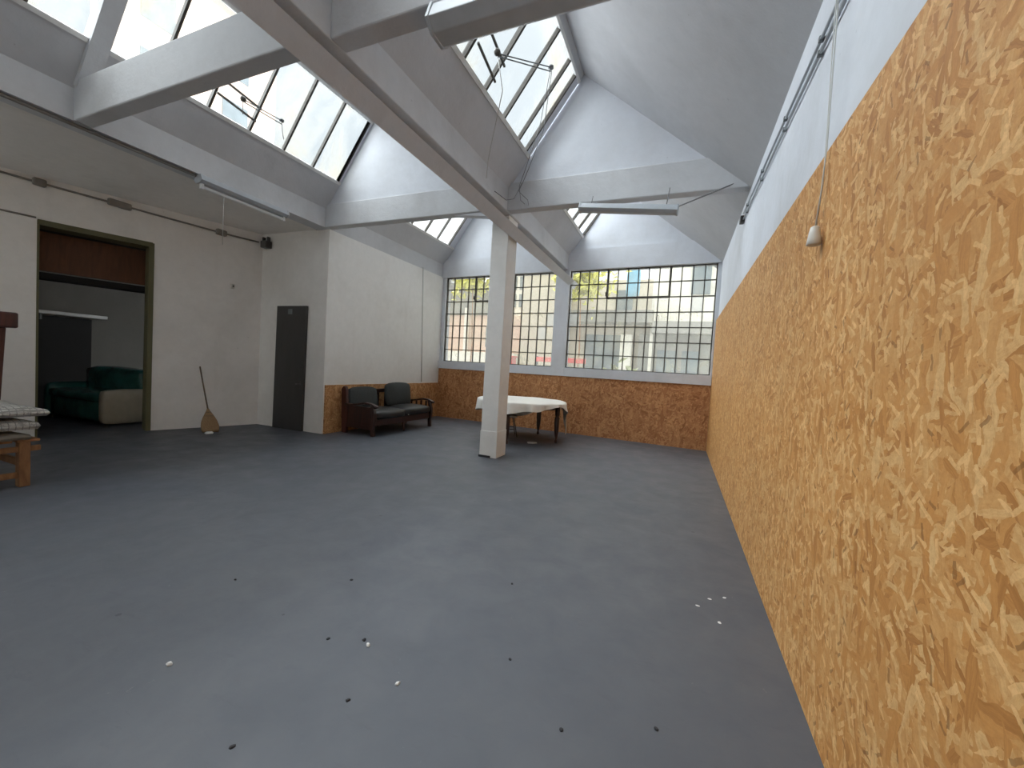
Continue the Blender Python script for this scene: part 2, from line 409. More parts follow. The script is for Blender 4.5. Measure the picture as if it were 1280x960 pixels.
# ceilings
b = MB(); b.hexa([(xa(YF-.3)-.4, YF-.3, ZB+.02), (XL-.29, YF-.3, ZB+.02), (XL-.29, Y2+.2, ZB+.02), (xa(Y2)-.4, Y2+.2, ZB+.02), (xa(YF-.3)-.4, YF-.3, ZB+.3), (XL-.29, YF-.3, ZB+.3), (XL-.29, Y2+.2, ZB+.3), (xa(Y2)-.4, Y2+.2, ZB+.3)], 'aisle')
struct(b.build('ceiling'), 'flat shaded ceiling over the side aisle', 'ceiling')
YE = 10.05
GB, GT = .285, .935                        # glass from / to, as a share of the slope
for (x0, x1), where in zip(BAYS, ('the bay next to the side aisle', 'the bay next to the chipboard wall')):
    rx, rz = slope_pt(x0, 1.0)
    b = MB()
    # lower solid strip and ridge strip of the steep side
    nx, nz = 1.49*.08/1.84, 1.08*.08/1.84
    for t0, t1 in ((-.02, GB), (GT, 1.0)):
        a0, a1 = slope_pt(x0, t0), slope_pt(x0, t1)
        b.prism([a0, a1, (a1[0]-nx, a1[1]+nz), (a0[0]-nx, a0[1]+nz)], 'y', YF-.3, YE, 'roof')
    ex, ez = (x1+.32, rz - (x1+.32-rx)*.8345)
    b.prism([(rx, rz), (ex, ez), (ex+.1, ez+.14), (rx-.05, rz+.12)], 'y', YF-.3, YE, 'roof')
    struct(b.build('roof'), 'sloping white concrete roof slab of ' + where, 'roof')

# beams along the room
b = MB(); b.box(XL-.30, XL, YF-.3, yb(XL)+.1, ZB, ZT+.02, 'beam')
struct(b.build('concrete_beam'), 'long white beam along the edge of the side aisle', 'beam')
b = MB(); b.box(XCL, XCR, YF-.3, yb(XCR)+.02, ZB, ZT+.02, 'beam', .012)
struct(b.build('concrete_beam'), 'long white central beam running over the freestanding column', 'beam')
# tie beams
TIES = {}
for nm, x0, x1, y0, y1, lab in (('t1', XL, XCL, 2.31, 2.47, 'nearer white cross beam between aisle edge and central beam'),
                                ('t1', XCR, XR+.04, 2.36, 2.52, 'nearer white cross beam with the wide lamp housing fixed along it'),
                                ('t2', XL, XCL, 5.72, 5.89, 'white cross beam under the gable beside the sofa wall'),
                                ('t2', XCR, XR+.04, 5.80, 5.97, 'white cross beam and gable reaching from column to chipboard wall')):
    b = MB(); b.box(x0, x1, y0, y1, ZB, ZB+.42, 'beam', .014)
    if nm == 't2':
        rx, rz = slope_pt(x0, 1.0)
        b.prism([(x0+.0, ZT), (x1-.0, ZT), (x1, ZB+.1), (x1, rz-(x1-rx)*.8345+.02), (rx+.01, rz+.02), (rx-.01, rz+.01)] if False else
                [(x0, ZT), (x1, min(ZT, rz-(x1-rx)*.8345+.02)), (rx+.01, rz+.02)], 'y', y0+.03, y1-.01, 'wallc')
    struct(b.build('concrete_beam'), lab, 'beam')
# sloping rafters between the glazing fields
for (x0, x1), y0, lab in ((BAYS[0], 2.30, 'sloping white rafter dividing the skylight above the aisle edge'),
                          (BAYS[1], 2.40, 'sloping white rafter dividing the skylight above the wide lamp housing')):
    a0, a1 = slope_pt(x0, .02), slope_pt(x0, .99); nx, nz = 1.49*.12/1.84, 1.08*.12/1.84
    b = MB(); b.prism([(a0[0]+.5*nx, a0[1]-.5*nz), (a1[0]+.5*nx, a1[1]-.5*nz), (a1[0]-nx, a1[1]+nz), (a0[0]-nx, a0[1]+nz)], 'y', y0, y0+.16, 'beam')
    struct(b.build('rafter_beam'), lab, 'rafter')
# columns
b = MB()
cw = (-2.958, -2.662, 5.985, 6.36)
b.prism([(cw[0], cw[2]), (cw[1], cw[2]), (cw[1], cw[3]), (cw[0], cw[3])], 'z', .42, ZB+.01, 'wall', .012)
b.prism([(cw[0]-.006, cw[2]-.006), (cw[1]+.006, cw[2]-.006), (cw[1]+.006, cw[3]+.006), (cw[0]-.006, cw[3]+.006)], 'z', 0, .44, 'wall', .008)
b.box(cw[0]-.014, cw[0]+.20, cw[2]-.018, cw[2]-.010, .0, .035, 'dchip')
struct(b.build('concrete_column'), 'freestanding square white column with scuffed foot in the open floor', 'column')
b = MB()
b.hexa([P(XCL-.0, -.07, 1.38), P(XCR+.06, -.07, 1.38), P(XCR+.06, .0, 1.38), P(XCL-.0, .0, 1.38), P(XCL-.0, -.07, ZB), P(XCR+.06, -.07, ZB), P(XCR+.06, .0, ZB), P(XCL-.0, .0, ZB)], 'wallc')
struct(b.build('pillar'), 'white pillar dividing the two gridded windows', 'pillar')

# ------------------------------------------------------------------ windows in the end wall
def grid_window(name, x0, x1, cols, rows, vents, grey, label):
    w = thing(name, label, 'window', P((x0+x1)/2, .1, WZ0), 0, None, 'structure')
    ang = math.atan(-.0734); W = (x1-x0); H = WZ1-WZ0; w.rotation_euler = (0, 0, ang)
    f = MB(); px, pz = W/cols, H/rows
    for s in (-1, 1): f.box(s*W/2-.018, s*W/2+.018, -.03, .03, 0, H, 'steel')
    for z in (0, H): f.box(-W/2, W/2, -.03, .03, z-.018, z+.018, 'steel')
    for i in range(1, cols): f.box(-W/2+i*px-.0095, -W/2+i*px+.0095, -.018, .018, 0, H, 'steel')
    for j in range(1, rows): f.box(-W/2, W/2, -.018, .018, j*pz-.0095, j*pz+.0095, 'steel')
    f.build('window_frame', w)
    g = MB()
    for i in range(cols):
        for j in range(rows):
            xx, zz = -W/2+i*px, j*pz
            g.faces([(xx, .004, zz), (xx+px, .004, zz), (xx+px, .004, zz+pz), (xx, .004, zz+pz)], [(0, 1, 2, 3)], 'gpane' if (i, j) in grey else 'glass')
    g.build('glazing', w)
    for (i0, i1, j0, j1) in vents:
        v = MB(); a0, a1, c0, c1 = -W/2+i0*px, -W/2+i1*px, j0*pz, j1*pz
        v.box(a0-.02, a0+.02, -.035, .02, c0, c1, 'steel'); v.box(a1-.02, a1+.02, -.035, .02, c0, c1, 'steel')
        v.box(a0, a1, -.035, .02, c0-.02, c0+.02, 'steel'); v.box(a0, a1, -.035, .02, c1-.02, c1+.02, 'steel')
        vo = v.build('vent_frame', w)
        l = MB(); l.box(a0-.03, a0+.03, -.09, -.03, c0+.04, c0+.14, 'steel', .01); l.build('latch', vo)
    return w
grid_window('window_1', *WL, 14, 7, [(4, 9, 5, 7)], {(0, 6), (12, 2), (13, 3)}, 'steel gridded window on the sofa side of the white pillar')
grid_window('window_2', *WR, 14, 7, [(4, 10, 5, 7)], {(0, 3), (12, 4)}, 'wide steel gridded window between white pillar and tall chipboard wall')

w = thing('added_window', 'unseen steel window added behind the viewer to light the side aisle', 'window', (0, YF-.15, 0), 0, None, 'structure')  # added out of view to let more daylight into the aisle
b = MB()
for i in range(8):
    x = FW[0]+(FW[1]-FW[0])*i/7; b.box(x-.012, x+.012, -.02, .02, FW[2], FW[3], 'steel')
for j in range(6):
    z = FW[2]+(FW[3]-FW[2])*j/5; b.box(FW[0], FW[1], -.02, .02, z-.012, z+.012, 'steel')
b.build('window_frame', w)
b = MB(); b.faces([(FW[0], 0, FW[2]), (FW[1], 0, FW[2]), (FW[1], 0, FW[3]), (FW[0], 0, FW[3])], [(0, 1, 2, 3)], 'glass'); b.build('glazing', w)
# ------------------------------------------------------------------ skylights
def skylight(name, x0, y0, y1, bars, label):
    w = thing(name, label, 'skylight', (0, 0, 0), 0, None, 'structure')
    (ax, az), (bx, bz) = slope_pt(x0, GB), slope_pt(x0, GT)
    nx, nz = 1.49/1.84, -1.08/1.84
    g = MB(); ys_ = [y0]+bars+[y1]
    for a, c in zip(ys_[:-1], ys_[1:]):
        g.faces([(ax-.03*nx, a, az-.03*nz), (ax-.03*nx, c, az-.03*nz), (bx-.03*nx, c, bz-.03*nz), (bx-.03*nx, a, bz-.03*nz)], [(0, 1, 2, 3)], 'sky')
    g.build('glazing', w, recalc=False)
    for y in bars:
        q = MB(); q.bar((ax-.015*nx, y, az-.015*nz), (bx-.015*nx, y, bz-.015*nz), .03, .055, 'steel', (nx, 0, nz))
        q.build('glazing_bar', w)
    q = MB()
    q.bar((ax, y0, az), (ax, y1, az), .05, .04, 'chip', (nx, 0, nz)); q.build('skylight_curb', w)
    q = MB(); q.bar((bx, y0, bz), (bx, y1, bz), .04, .04, 'chip', (nx, 0, nz)); q.build('skylight_head', w)
    return w
def bars_from(y0, y1, first): 
    r = []; y = first
    while y < y1-.05:
        if y > y0+.05: r.append(y)
        y += .55
    return r
skylight('window_3', XL, 2.46, 5.74, bars_from(2.46, 5.75, 2.93)+[5.68], 'sloping skylight over the aisle edge between its rafter and the gable')
skylight('window_4', XL, 5.88, 9.86, [6.24, 6.79, 7.34, 7.89, 8.44, 8.99, 9.54], 'sloping skylight high above the dark sofa')
skylight('window_5', XL, YF, 2.30, bars_from(YF, 2.3, -2.0), 'sloping skylight on the near side of the aisle rafter')
skylight('window_6', XCR, 2.56, 5.82, [2.70, 3.24, 3.78, 4.29, 4.84, 5.36, 5.66], 'sloping skylight between wide lamp housing and the gable')
skylight('window_7', XCR, 5.96, 9.62, [6.38, 6.93, 7.47, 8.01, 8.53, 9.07, 9.53], 'sloping skylight high above the round table')
skylight('window_8', XCR, YF, 2.40, bars_from(YF, 2.4, -2.2), 'sloping skylight overhead on the near side of the wide lamp housing')
# white strips between last glazing bar and gable
for x0, y0, y1, lab in ((XL, 5.70, 5.76, 'white edge strip closing the aisle skylight at its gable'), (XCR, 5.68, 5.82, 'white edge strip closing the central skylight at its gable'),
                        (XL, 9.56, 9.95, 'white edge strip closing the sofa side skylight at the window wall'), (XCR, 9.55, 9.75, 'white edge strip closing the table side skylight at the window wall')):
    a0, a1 = slope_pt(x0, GB-.01), slope_pt(x0, GT+.01); nx, nz = 1.49*.05/1.84, 1.08*.05/1.84
    b = MB(); b.prism([a0, a1, (a1[0]-nx, a1[1]+nz), (a0[0]-nx, a0[1]+nz)], 'y', y0, y1, 'wallc')
    struct(b.build('trim'), lab, 'trim')

# ------------------------------------------------------------------ skylight openers
def opener(x0, ya, yb_, tl, yrod, tr, label, cords):
    r = thing('skylight_opener', label, 'skylight opener', (0, 0, 0))
    def q(y, t, off=.06):
        x, z = slope_pt(x0, t); return Vector((x+off*1.49/1.84, y, z-off*1.08/1.84))
    for dt in (0, .1):
        m = MB(); m.bar(q(ya, tl+dt), q(yb_, tl+dt-.035), .022, .022, 'steel'); m.build('arm', r)
    mid = q((ya+yb_)/2, tl+.06, .10)
    m = MB(); m.lathe([(.005, -.035), (.03, -.025), (.038, 0), (.03, .025), (.005, .035)], 'steel', mid, 12); m.build('pulley', r)
    far = q(yrod, tr, .10)
    for dz in (0, -.05):
        m = MB(); m.tube([mid+Vector((0, .02, dz*.6)), far+Vector((0, 0, dz))], .0075, 'steelg', 6); m.build('rod', r)
    m = MB(); m.lathe([(.012, -.02), (.035, -.012), (.035, .012), (.012, .02)], 'steelg', far, 12); m.build('pulley', r)
    cs = cords(mid, far); cl0 = cs[0]
    for c in cs:
        m = MB(); m.tube(c, .005, 'cablew' if c is cl0 and x0 == XCR else 'cable', 6); m.build('pull_cord', r)
    return r
opener(XCR, 3.78, 4.29, .40, 4.955, .735, 'crank rods and pulleys under the skylight beside the column',
       lambda mid, far: [[mid, mid+Vector((.04, .1, -.35)), Vector((-2.56, 4.95, 4.27)), Vector((-2.60, 5.0, 4.05))],
                         [far, far+Vector((-.25, .4, -.45)), Vector((-2.34, 5.76, 4.50)), Vector((-2.42, 5.74, 4.24)), Vector((-2.38, 5.73, 4.02)), Vector((-2.31, 5.74, 3.96))],
                         [far+Vector((.01, .02, 0)), far+Vector((-.2, .42, -.5)), Vector((-2.29, 5.75, 4.48)), Vector((-2.36, 5.74, 4.30)), Vector((-2.42, 5.73, 4.16)), Vector((-2.36, 5.735, 4.10)), Vector((-2.27, 5.74, 4.02)), Vector((-2.25, 5.745, 3.94))],
                         [Vector((-2.38, 5.74, 4.28)), Vector((-2.43, 5.74, 4.18)), Vector((-2.48, 5.70, 4.04)), Vector((-2.56, 5.6, 3.99)), Vector((-2.61, 5.3, 4.0))]])
opener(XL, 3.47, 4.02, .42, 4.3, .50, 'crank rods and pulleys under the skylight above the aisle edge',
       lambda mid, far: [[mid, mid+Vector((0, 0, -.2))], [far, far+Vector((.0, .02, -.15)), far+Vector((.02, .03, -.26))]])

# ------------------------------------------------------------------ lamp housings
def batten(name, label, loc, length, rz, ry, tube, k=1.0):
    sc_ = lambda P_: [(a*k, c*k) for a, c in P_]
    r = thing(name, label, 'light fixture', loc, rz); r.rotation_euler = (0, ry, rz)
    L = length/2
    m = MB(); m.prism(sc_([(-.055, .0), (.055, .0), (.085, -.075), (.04, -.11), (-.04, -.11), (-.085, -.075)]), 'x', -L, L, 'fix', .006); h = m.build('housing', r)
    for s in (-1, 1):
        e = MB(); e.prism(sc_([(-.06, .004), (.06, .004), (.09, -.078), (.044, -.116), (-.044, -.116), (-.09, -.078)]), 'x', s*L-.012, s*L+.012, 'fix', .004); e.build('end_cap', r)
    if tube:
        t = MB(); t.tube([(-L+.04, 0, -.15), (L-.04, 0, -.15)], .022, 'tube', 12); t.build('lamp_tube', r)
        for s in (-1, 1):
            e = MB(); e.box(s*(L-.04)-.02, s*(L-.04)+.02, -.025, .025, -.18, -.10, 'tube', .006); e.build('lamp_holder', r)
    return r
r = batten('fluorescent_lamp', 'wide pale fluorescent batten under the nearer cross beam overhead', (-1.0, 2.44, 3.912), 1.42, .0, 0, False, 1.6)
r = batten('fluorescent_lamp', 'slim batten hanging askew below the gable beam, cable at one end', (-.80, 5.71, 3.79), 1.29, 0, .115, False)
for xs, zs in ((-.5, .0), (.5, .0)):
    m = MB(); m.tube([(xs, 0, 0), (xs, .02, .12+.12*(xs+.5))], .006, 'cable', 6); m.build('hanger', r)
m = MB(); m.tube([(.62, 0, -.02), (.95, .05, .16), (1.38, .12, .40)], .009, 'cable', 6); m.build('supply_cable', r)
r = batten('fluorescent_lamp', 'batten with a bare white tube under the aisle edge beam', (-6.33, 4.25, 3.915), 1.34, PI/2, 0, True)
m = MB(); m.tube([(-.33, 0, -.1), (-.335, .0, -.5), (-.33, .0, -.86)], .004, 'cablew', 5); m.build('pull_cord', r)

# ------------------------------------------------------------------ wiring
def wire(name, pts, r, m, label, cat):
    b = MB(); b.tube(pts, r, m, 8); return tag(b.build(name), label, cat)
def awp(y, z, off=.025): return (xa(y)+off, y+.0, z)
r = thing('conduit', 'surface conduit with junction boxes along the aisle wall above the doorway', 'conduit', awp(3.8, 3.82))
def rel(p): o = r.location; return (p[0]-o.x, p[1]-o.y, p[2]-o.z)
b = MB(); b.tube([rel(awp(y, z)) for y, z in ((1.0, 3.91), (2.611, 3.861), (3.157, 3.836), (3.774, 3.815), (4.4, 3.79), (5.12, 3.765), (5.74, 3.76))], .016, 'conduit'); b.build('pipe', r)
for y, z, w in ((2.95, 3.846, .07), (3.774, 3.815, .15), (5.12, 3.765, .09)):
    b = MB(); p = rel(awp(y, z, .04)); b.box(p[0]-.04, p[0]+.04, p[1]-w, p[1]+w, p[2]-.055, p[2]+.055, 'conduit', .02); b.build('junction_box', r)
wire('cable', [awp(y, z, .014) for y, z in ((1.2, 3.37), (2.0, 3.345), (2.613, 3.332), (2.93, 3.325))], .014, 'conduit', 'thin cable on the aisle wall ending at the doorway corner', 'cable')
wire('conduit', [(XL-.06, y, z) for y, z in ((YF+.02, 3.895), (1.3, 3.895), (2.6, 3.895), (3.56, 3.895))], .02, 'conduit', 'dark conduit under the aisle edge beam running to the bare tube batten', 'conduit')
# dark twin bracket box in the corner above the black door
r = thing('junction_box', 'dark box with two upright lugs high in the aisle corner', 'junction box', (-7.93, 5.755, 3.72))
b = MB(); b.box(-.085, .085, -.07, .07, -.09, .05, 'dark', .015); b.build('body', r)
for s in (-1, 1):
    b = MB(); b.box(s*.065-.02, s*.065+.02, -.03, .03, .04, .13, 'dark', .006); b.build('lug', r)
r = thing('light_switch', 'small yellowed switch on the aisle wall right of the doorway', 'switch', awp(5.332, 2.78, .012))
b = MB(); b.box(-.012, .02, -.035, .035, -.045, .045, 'bell', .008); b.build('plate', r)
b = MB(); b.box(.02, .034, -.012, .012, -.02, .02, 'dark', .004); b.build('rocker', r)
# two conduits along the tall wall
for dy, dz, lab in ((0, 0, 'upper of two conduits along the white wall above the chipboard'), (.0, -.085, 'lower of two conduits along the white wall above the chipboard')):
    r = thing('conduit', lab, 'conduit', (XR+.018, 4.4, 3.66+dz))
    b = MB(); b.tube([(0, YF+.1-4.4, -.42), (0, 2.69-4.4, -.092), (0, 3.656-4.4, -.039), (0, 0, 0), (0, 5.4-4.4, .045), (0, 6.24-4.4, .08)], .010, 'fix'); b.build('pipe', r)
    for yy, zz in ((3.0, -.075), (3.9, -.025), (4.9, .022), (5.9, .065)):
        b = MB(); b.box(-.014, .014, yy-4.4-.014, yy-4.4+.014, zz-.016, zz+.016, 'steelg', .004); b.build('clip', r)
b = MB(); b.box(-.038, .016, 6.20-4.4, 6.30-4.4, -.045+.085, .05+.085, 'dark', .01); b.build('end_box', r)
# cord with bell-shaped holder on the chipboard
r = thing('pendant_cord', 'white bell-shaped socket hanging on a cord over the chipboard', 'hanging socket', (XR-.036, 2.55, 2.232))
b = MB(); b.tube([(.012, -.02, 1.40), (.014, 0, 1.19), (.018, .0, .75), (.02, .0, .47), (.012, 0, .25), (0, 0, .075)], .0035, 'cablew', 6); b.build('cord', r)
b = MB(); b.tube([(.012, .03, 1.40), (.014, .03, 1.0), (.02, .02, .6), (.02, .012, .3), (.004, .004, .07)], .0028, 'cablew', 6); b.build('cord', r)
b = MB(); b.lathe([(.012, .09), (.02, .085), (.026, .055), (.031, .02), (.034, -.005), (.028, -.008)], 'bell', (0, 0, 0), 18); b.build('socket', r)
# thin pipe on the white side wall
wire('cable', [(XL+.008, 8.86, 3.95), (XL+.008, 8.98, 1.9), (XL+.008, 9.03, .98)], .012, 'cablew', 'thin upright cable on the white wall above the sofa end', 'cable')

# ------------------------------------------------------------------ black door
d = thing('door_1', 'narrow black door in the end wall of the side aisle', 'door', (-7.19, Y2-.002, 0), 0, None, 'structure')
b = MB(); b.hexa([(-.415, -.055, .0), (.40, -.055, .0), (.40, 0, .0), (-.415, 0, .0), (-.385, -.055, 2.465), (.42, -.055, 2.465), (.42, 0, 2.465), (-.385, 0, 2.465)], 'door', .006); b.build('door_leaf', d)
b = MB(); b.box(-.06, .05, -.066, -.054, 2.30, 2.40, 'steelg', .003); b.build('plate', d)
b = MB(); b.box(.335, .375, -.072, -.054, .84, .98, 'dark', .004); b.tube([(.355, -.07, .93), (.355, -.11, .93), (.28, -.115, .93)], .011, 'dark', 8); b.build('door_handle', d)

# ------------------------------------------------------------------ doorway frame and the dim room behind it
d = thing('trim_1', 'olive green steel lining of the tall doorway', 'door frame', (0, 0, 0), 0, None, 'structure')
b = MB(); aw(b, DY1-.045, DY1+.02, -.012, .32, 0, DZ+.02, 'olive'); b.build('jamb', d)
b = MB(); aw(b, DY0-.005, DY0+.02, -.004, .32, 0, DZ+.02, 'olive'); b.build('jamb', d)
b = MB(); aw(b, DY0, DY1, -.012, .32, DZ-.05, DZ+.03, 'olive'); b.build('lintel', d)
b = MB(); q = lambda y, t, z: (xa(y)-t, y+t*.3188, z)
aw(b, DY0-.6, DY1+.9, .55, .62, 2.62, 3.24, 'brown')
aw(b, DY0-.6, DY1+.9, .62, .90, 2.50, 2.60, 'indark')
struct(b.build('lintel_board'), 'brown board across the top of the dim room just inside the doorway', 'board')
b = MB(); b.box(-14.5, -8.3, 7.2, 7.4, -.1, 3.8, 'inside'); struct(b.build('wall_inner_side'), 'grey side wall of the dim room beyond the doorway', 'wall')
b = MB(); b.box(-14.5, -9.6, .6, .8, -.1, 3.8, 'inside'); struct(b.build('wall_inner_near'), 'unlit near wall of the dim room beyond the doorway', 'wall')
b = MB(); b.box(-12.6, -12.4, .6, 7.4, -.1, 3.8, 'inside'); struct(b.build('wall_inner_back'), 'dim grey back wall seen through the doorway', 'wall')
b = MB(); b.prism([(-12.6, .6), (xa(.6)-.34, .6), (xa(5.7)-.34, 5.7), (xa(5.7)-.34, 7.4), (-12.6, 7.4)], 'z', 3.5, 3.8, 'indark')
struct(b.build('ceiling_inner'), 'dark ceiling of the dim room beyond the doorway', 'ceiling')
b = MB(); b.box(-12.40, -12.30, 3.2, 4.86, 0, 2.02, 'indark', .01); struct(b.build('dark_recess_panel'), 'near-black panel standing in for the shade of a recess in the dim room', 'door')  # solid panel; the recess's darkness is put into its colour
b = MB(); b.box(-12.38, -12.1, 3.9, 5.05, 2.05, 2.12, 'tube', .01); b.box(-12.38, -12.14, 4.0, 4.03, 1.93, 2.05, 'steelg')
tag(b.build('wall_shelf'), 'pale shelf board over the near-black panel in the dim room', 'shelf')

# sofa under glossy cover, facing -y
r = thing('covered_sofa', 'sofa under a glossy dark teal cover in the room beyond the doorway', 'sofa', (-9.42, 3.90, 0), .03)
def loc_cushion(parent, name, x0, x1, y0, y1, z0, z1, m, rr=.08, pf=.03, mt=None):
    b = MB(); b.cushion(x0, x1, y0, y1, z0, z1, m, rr, pf, mt); return b.build(name, parent)
loc_cushion(r, 'base', -1.9, -.16, .02, .78, .06, .46, 'teal', .06, .015)
loc_cushion(r, 'seat_cover', -1.88, -.14, -.02, .66, .42, .60, 'teal', .07, .035)
loc_cushion(r, 'backrest', -1.9, -.1, .52, .86, .40, 1.02, 'teal', .10, .04, Matrix.Translation((0, 0, 0)))
loc_cushion(r, 'armrest', -.20, .0, .0, .80, .05, .66, 'beige', .06, .015)['label'] = 'beige leather end arm'
loc_cushion(r, 'armrest', -2.06, -1.86, .0, .80, .05, .68, 'teal', .07, .02)
for x in (-1.95, -.1):
    for y in (.08, .72):
        b = MB(); b.lathe([(.022, 0), (.03, .06)], 'dark', (x, y, 0), 10); b.build('foot', r)

# ------------------------------------------------------------------ broom and scrap
r = thing('broom', 'straw broom leaning against the aisle wall right of the doorway', 'broom', (-7.80, 4.72, 0))
tip = Vector((xa(4.86)+.03, 4.86, 1.17)) - r.location
neck = Vector((-.16, .035, .40))
b = MB(); b.tube([neck-Vector((-.03, 0, .1)), neck, tip], [.013, .013, .012], 'stick', 10); b.build('handle', r)
b = MB()
N = 26; prof = []
for t, w, d_ in ((0, .118, .045), (.08, .135, .05), (.25, .138, .045), (.45, .122, .04), (.62, .094, .036), (.78, .06, .03), (.92, .03, .024), (1.0, .018, .02)):
    prof.append((t, w, d_))
vs = []; 
for t, w, d_ in prof:
    c = neck*t
    for k in range(N):
        a = 2*PI*k/N; rag = (.012*math.sin(k*5.3)) if t == 0 else 0
        e = Vector((.30, .954, 0)); n_ = Vector((.954, -.30, 0))
        vs.append(c + e*(w*math.cos(a)*(1+.03*math.sin(k*3))) + n_*(d_*math.sin(a)) + Vector((0, 0, .014+rag)))
fs = [(i*N+k, i*N+(k+1) % N, (i+1)*N+(k+1) % N, (i+1)*N+k) for i in range(len(prof)-1) for k in range(N)] + [tuple(range(N))[::-1], tuple(range((len(prof)-1)*N, len(prof)*N))]
b.faces(vs, fs, 'straw', True); b.build('broom_head', r)
b = MB()
for t in (.70, .86):
    c = neck*t + Vector((0, 0, .014)); w = .072-.05*(t-.7)/.16*.75
    b.tube([c+Vector((.30, .954, 0))*(w*math.cos(a))+Vector((.954, -.30, 0))*(.04*math.sin(a)) for a in [2*PI*k/16 for k in range(17)]], .005, 'stick', 5, False)
b.build('binding', r)

def chip(px, py, s, mat, name, label, group=None, h=.4, rz=0):
    b = MB(); n = 7; rr = [s*(.7+.45*random.random()) for _ in range(n)]
    ring = lambda k, z: [(rr[i]*k*math.cos(2*PI*i/n), rr[i]*k*.75*math.sin(2*PI*i/n), z) for i in range(n)]
    vs = ring(.9, 0)+ring(1, s*h*.4)+ring(.6, s*h*(.9+.2*random.random())); fs = []
    for L in range(2):
        for k in range(n): fs.append((L*n+k, L*n+(k+1) % n, (L+1)*n+(k+1) % n, (L+1)*n+k))
    fs += [tuple(range(n))[::-1], tuple(range(2*n, 3*n))]
    b.faces(vs, fs, mat); o = b.build(name, loc=(px, py, 0), rot=(0, 0, rz or random.random()*6))
    return tag(o, label, 'debris', group)
chip(-2.132, 1.136, .018, 'chip', 'plaster_chip', 'white plaster chip alone on the floor toward the patterned blankets', h=.7)
chip(-1.405, 1.655, .017, 'chip', 'plaster_chip', 'white chip with a dark grain beside it on the open floor', h=.7)
chip(-1.452, 1.678, .014, 'dchip', 'grit_grain', 'dark grain touching distance from a white chip on the floor', h=.7)
chip(-1.107, 1.517, .014, 'chip', 'plaster_chip', 'small white chip nearest to the picture bottom on the open floor', h=.7)
chip(-7.70, 4.63, .075, 'chip', 'plaster_fragment', 'white plaster fragment at the foot of the straw broom', h=.5)
chip(-2.66, 7.72, .14, 'chip', 'paper_scrap', 'pale paper scrap lying on the floor under the round table', h=.04)
for px, py in ((-1.24, 1.346), (-1.467, .995), (-1.626, 1.599), (-.968, 2.578), (.016, 1.802), (-.70, 1.9), (-.35, 1.62), (-1.95, 2.1), (-2.6, 1.75)):
    chip(px, py, .012, 'dchip', 'grit_grain', 'dark grit grain scattered on the open grey floor', 'dark grit on the open floor', h=.6)
for px, py in ((.22, 2.92), (.30, 3.05), (.40, 3.12), (.34, 2.78)):
    chip(px, py, .016, 'chip', 'paint_flake', 'pale paint flake on the floor near the foot of the chipboard wall', 'paint flakes by the chipboard wall', h=.12)

# ------------------------------------------------------------------ dark two-seat sofa
r = thing('wooden_sofa', 'dark wooden two-seat sofa with charcoal cushions against the low chipboard strip', 'sofa', (-6.22, 6.22, 0), -.03)
LN, DP = 1.93, .86           # length along y, depth along x
def sidepiece(y, near):
    # end frame: back post, curved arm with scroll, front leg, lower rail
    b = MB(); b.prism([(.02, 0), (.13, 0), (.15, .40), (.10, .88), (.07, .935), (.02, .93), (-.02, .88)], 'y', y-.035, y+.035, 'rwood', .012); b.build('back_post', r)
    b = MB(); pts = [(.08, y, .585), (.25, y, .575), (.42, y, .60), (.60, y, .635), (.76, y, .625), (.86, y, .585)]
    for p0, p1 in zip(pts[:-1], pts[1:]): b.bar(p0, p1, .085, .038, 'dwood', bev=.008)
    b.tube([(.865, y-.045, .578), (.865, y+.045, .578)], .03, 'dwood', 12); b.build('armrest', r)
    b = MB(); b.prism([(.74, .60), (.80, .60), (.86, .44), (.86, .30), (.83, .16), (.845, .0), (.775, .0), (.765, .16), (.79, .30), (.785, .42)], 'y', y-.035, y+.035, 'dwood', .01); b.build('leg', r)
    if near:
        b = MB(); b.box(.12, .79, y-.015, y+.015, .12, .56, 'dwood', .006); b.build('side_panel', r)
    else:
        b = MB(); b.box(.12, .79, y-.015, y+.015, .20, .30, 'dwood', .006); b.build('side_rail', r)
        b = MB()
        for x in (.26, .40, .54, .68): b.box(x-.02, x+.02, y-.012, y+.012, .29, .60, 'dwood', .004)
        b.build('side_panel', r)
sidepiece(.035, True); sidepiece(LN-.035, False)
for y0, y1 in ((.07, .965), (.965, LN-.07)):
    pass
b = MB(); b.box(.78, .82, .07, LN-.07, .20, .33, 'dwood', .008); b.build('front_rail', r)
b = MB(); b.box(.05, .10, .07, LN-.07, .20, .30, 'dwood', .008); b.build('back_rail', r)
b = MB(); b.box(.03, .08, .07, LN-.07, .78, .86, 'dwood', .01); b.build('top_rail', r)
b = MB()
for i in range(7):
    y = .25+i*(LN-.5)/6; b.box(.04, .065, y-.03, y+.03, .28, .80, 'dwood', .004)
b.build('back_slats' if False else 'back_panel', r)
b = MB(); b.lathe([(.02, 0), (.03, .02), (.026, .10), (.034, .20)], 'dwood', (.80, LN/2, 0), 12); b.build('leg', r)
b = MB(); b.lathe([(.02, 0), (.03, .02), (.026, .10), (.034, .20)], 'dwood', (.10, LN/2, 0), 12); b.build('leg', r)
for y0, y1, dz in ((.075, .96, 0), (.97, LN-.075, .012)):
    loc_cushion(r, 'seat_cushion', .16, .86, y0, y1, .31+dz, .49+dz, 'leath', .06, .03)
R1 = Matrix.Translation((.17, 0, .46)) @ Matrix.Rotation(-.20, 4, 'Y')
loc_cushion(r, 'back_cushion', -.08, .06, .085, .83, 0, .44, 'cush', .055, .03, R1)
R2 = Matrix.Translation((.34, 0, .49)) @ Matrix.Rotation(-.13, 4, 'Y')
loc_cushion(r, 'back_cushion', -.12, .07, .99, 1.72, 0, .50, 'cush', .065, .03, R2)
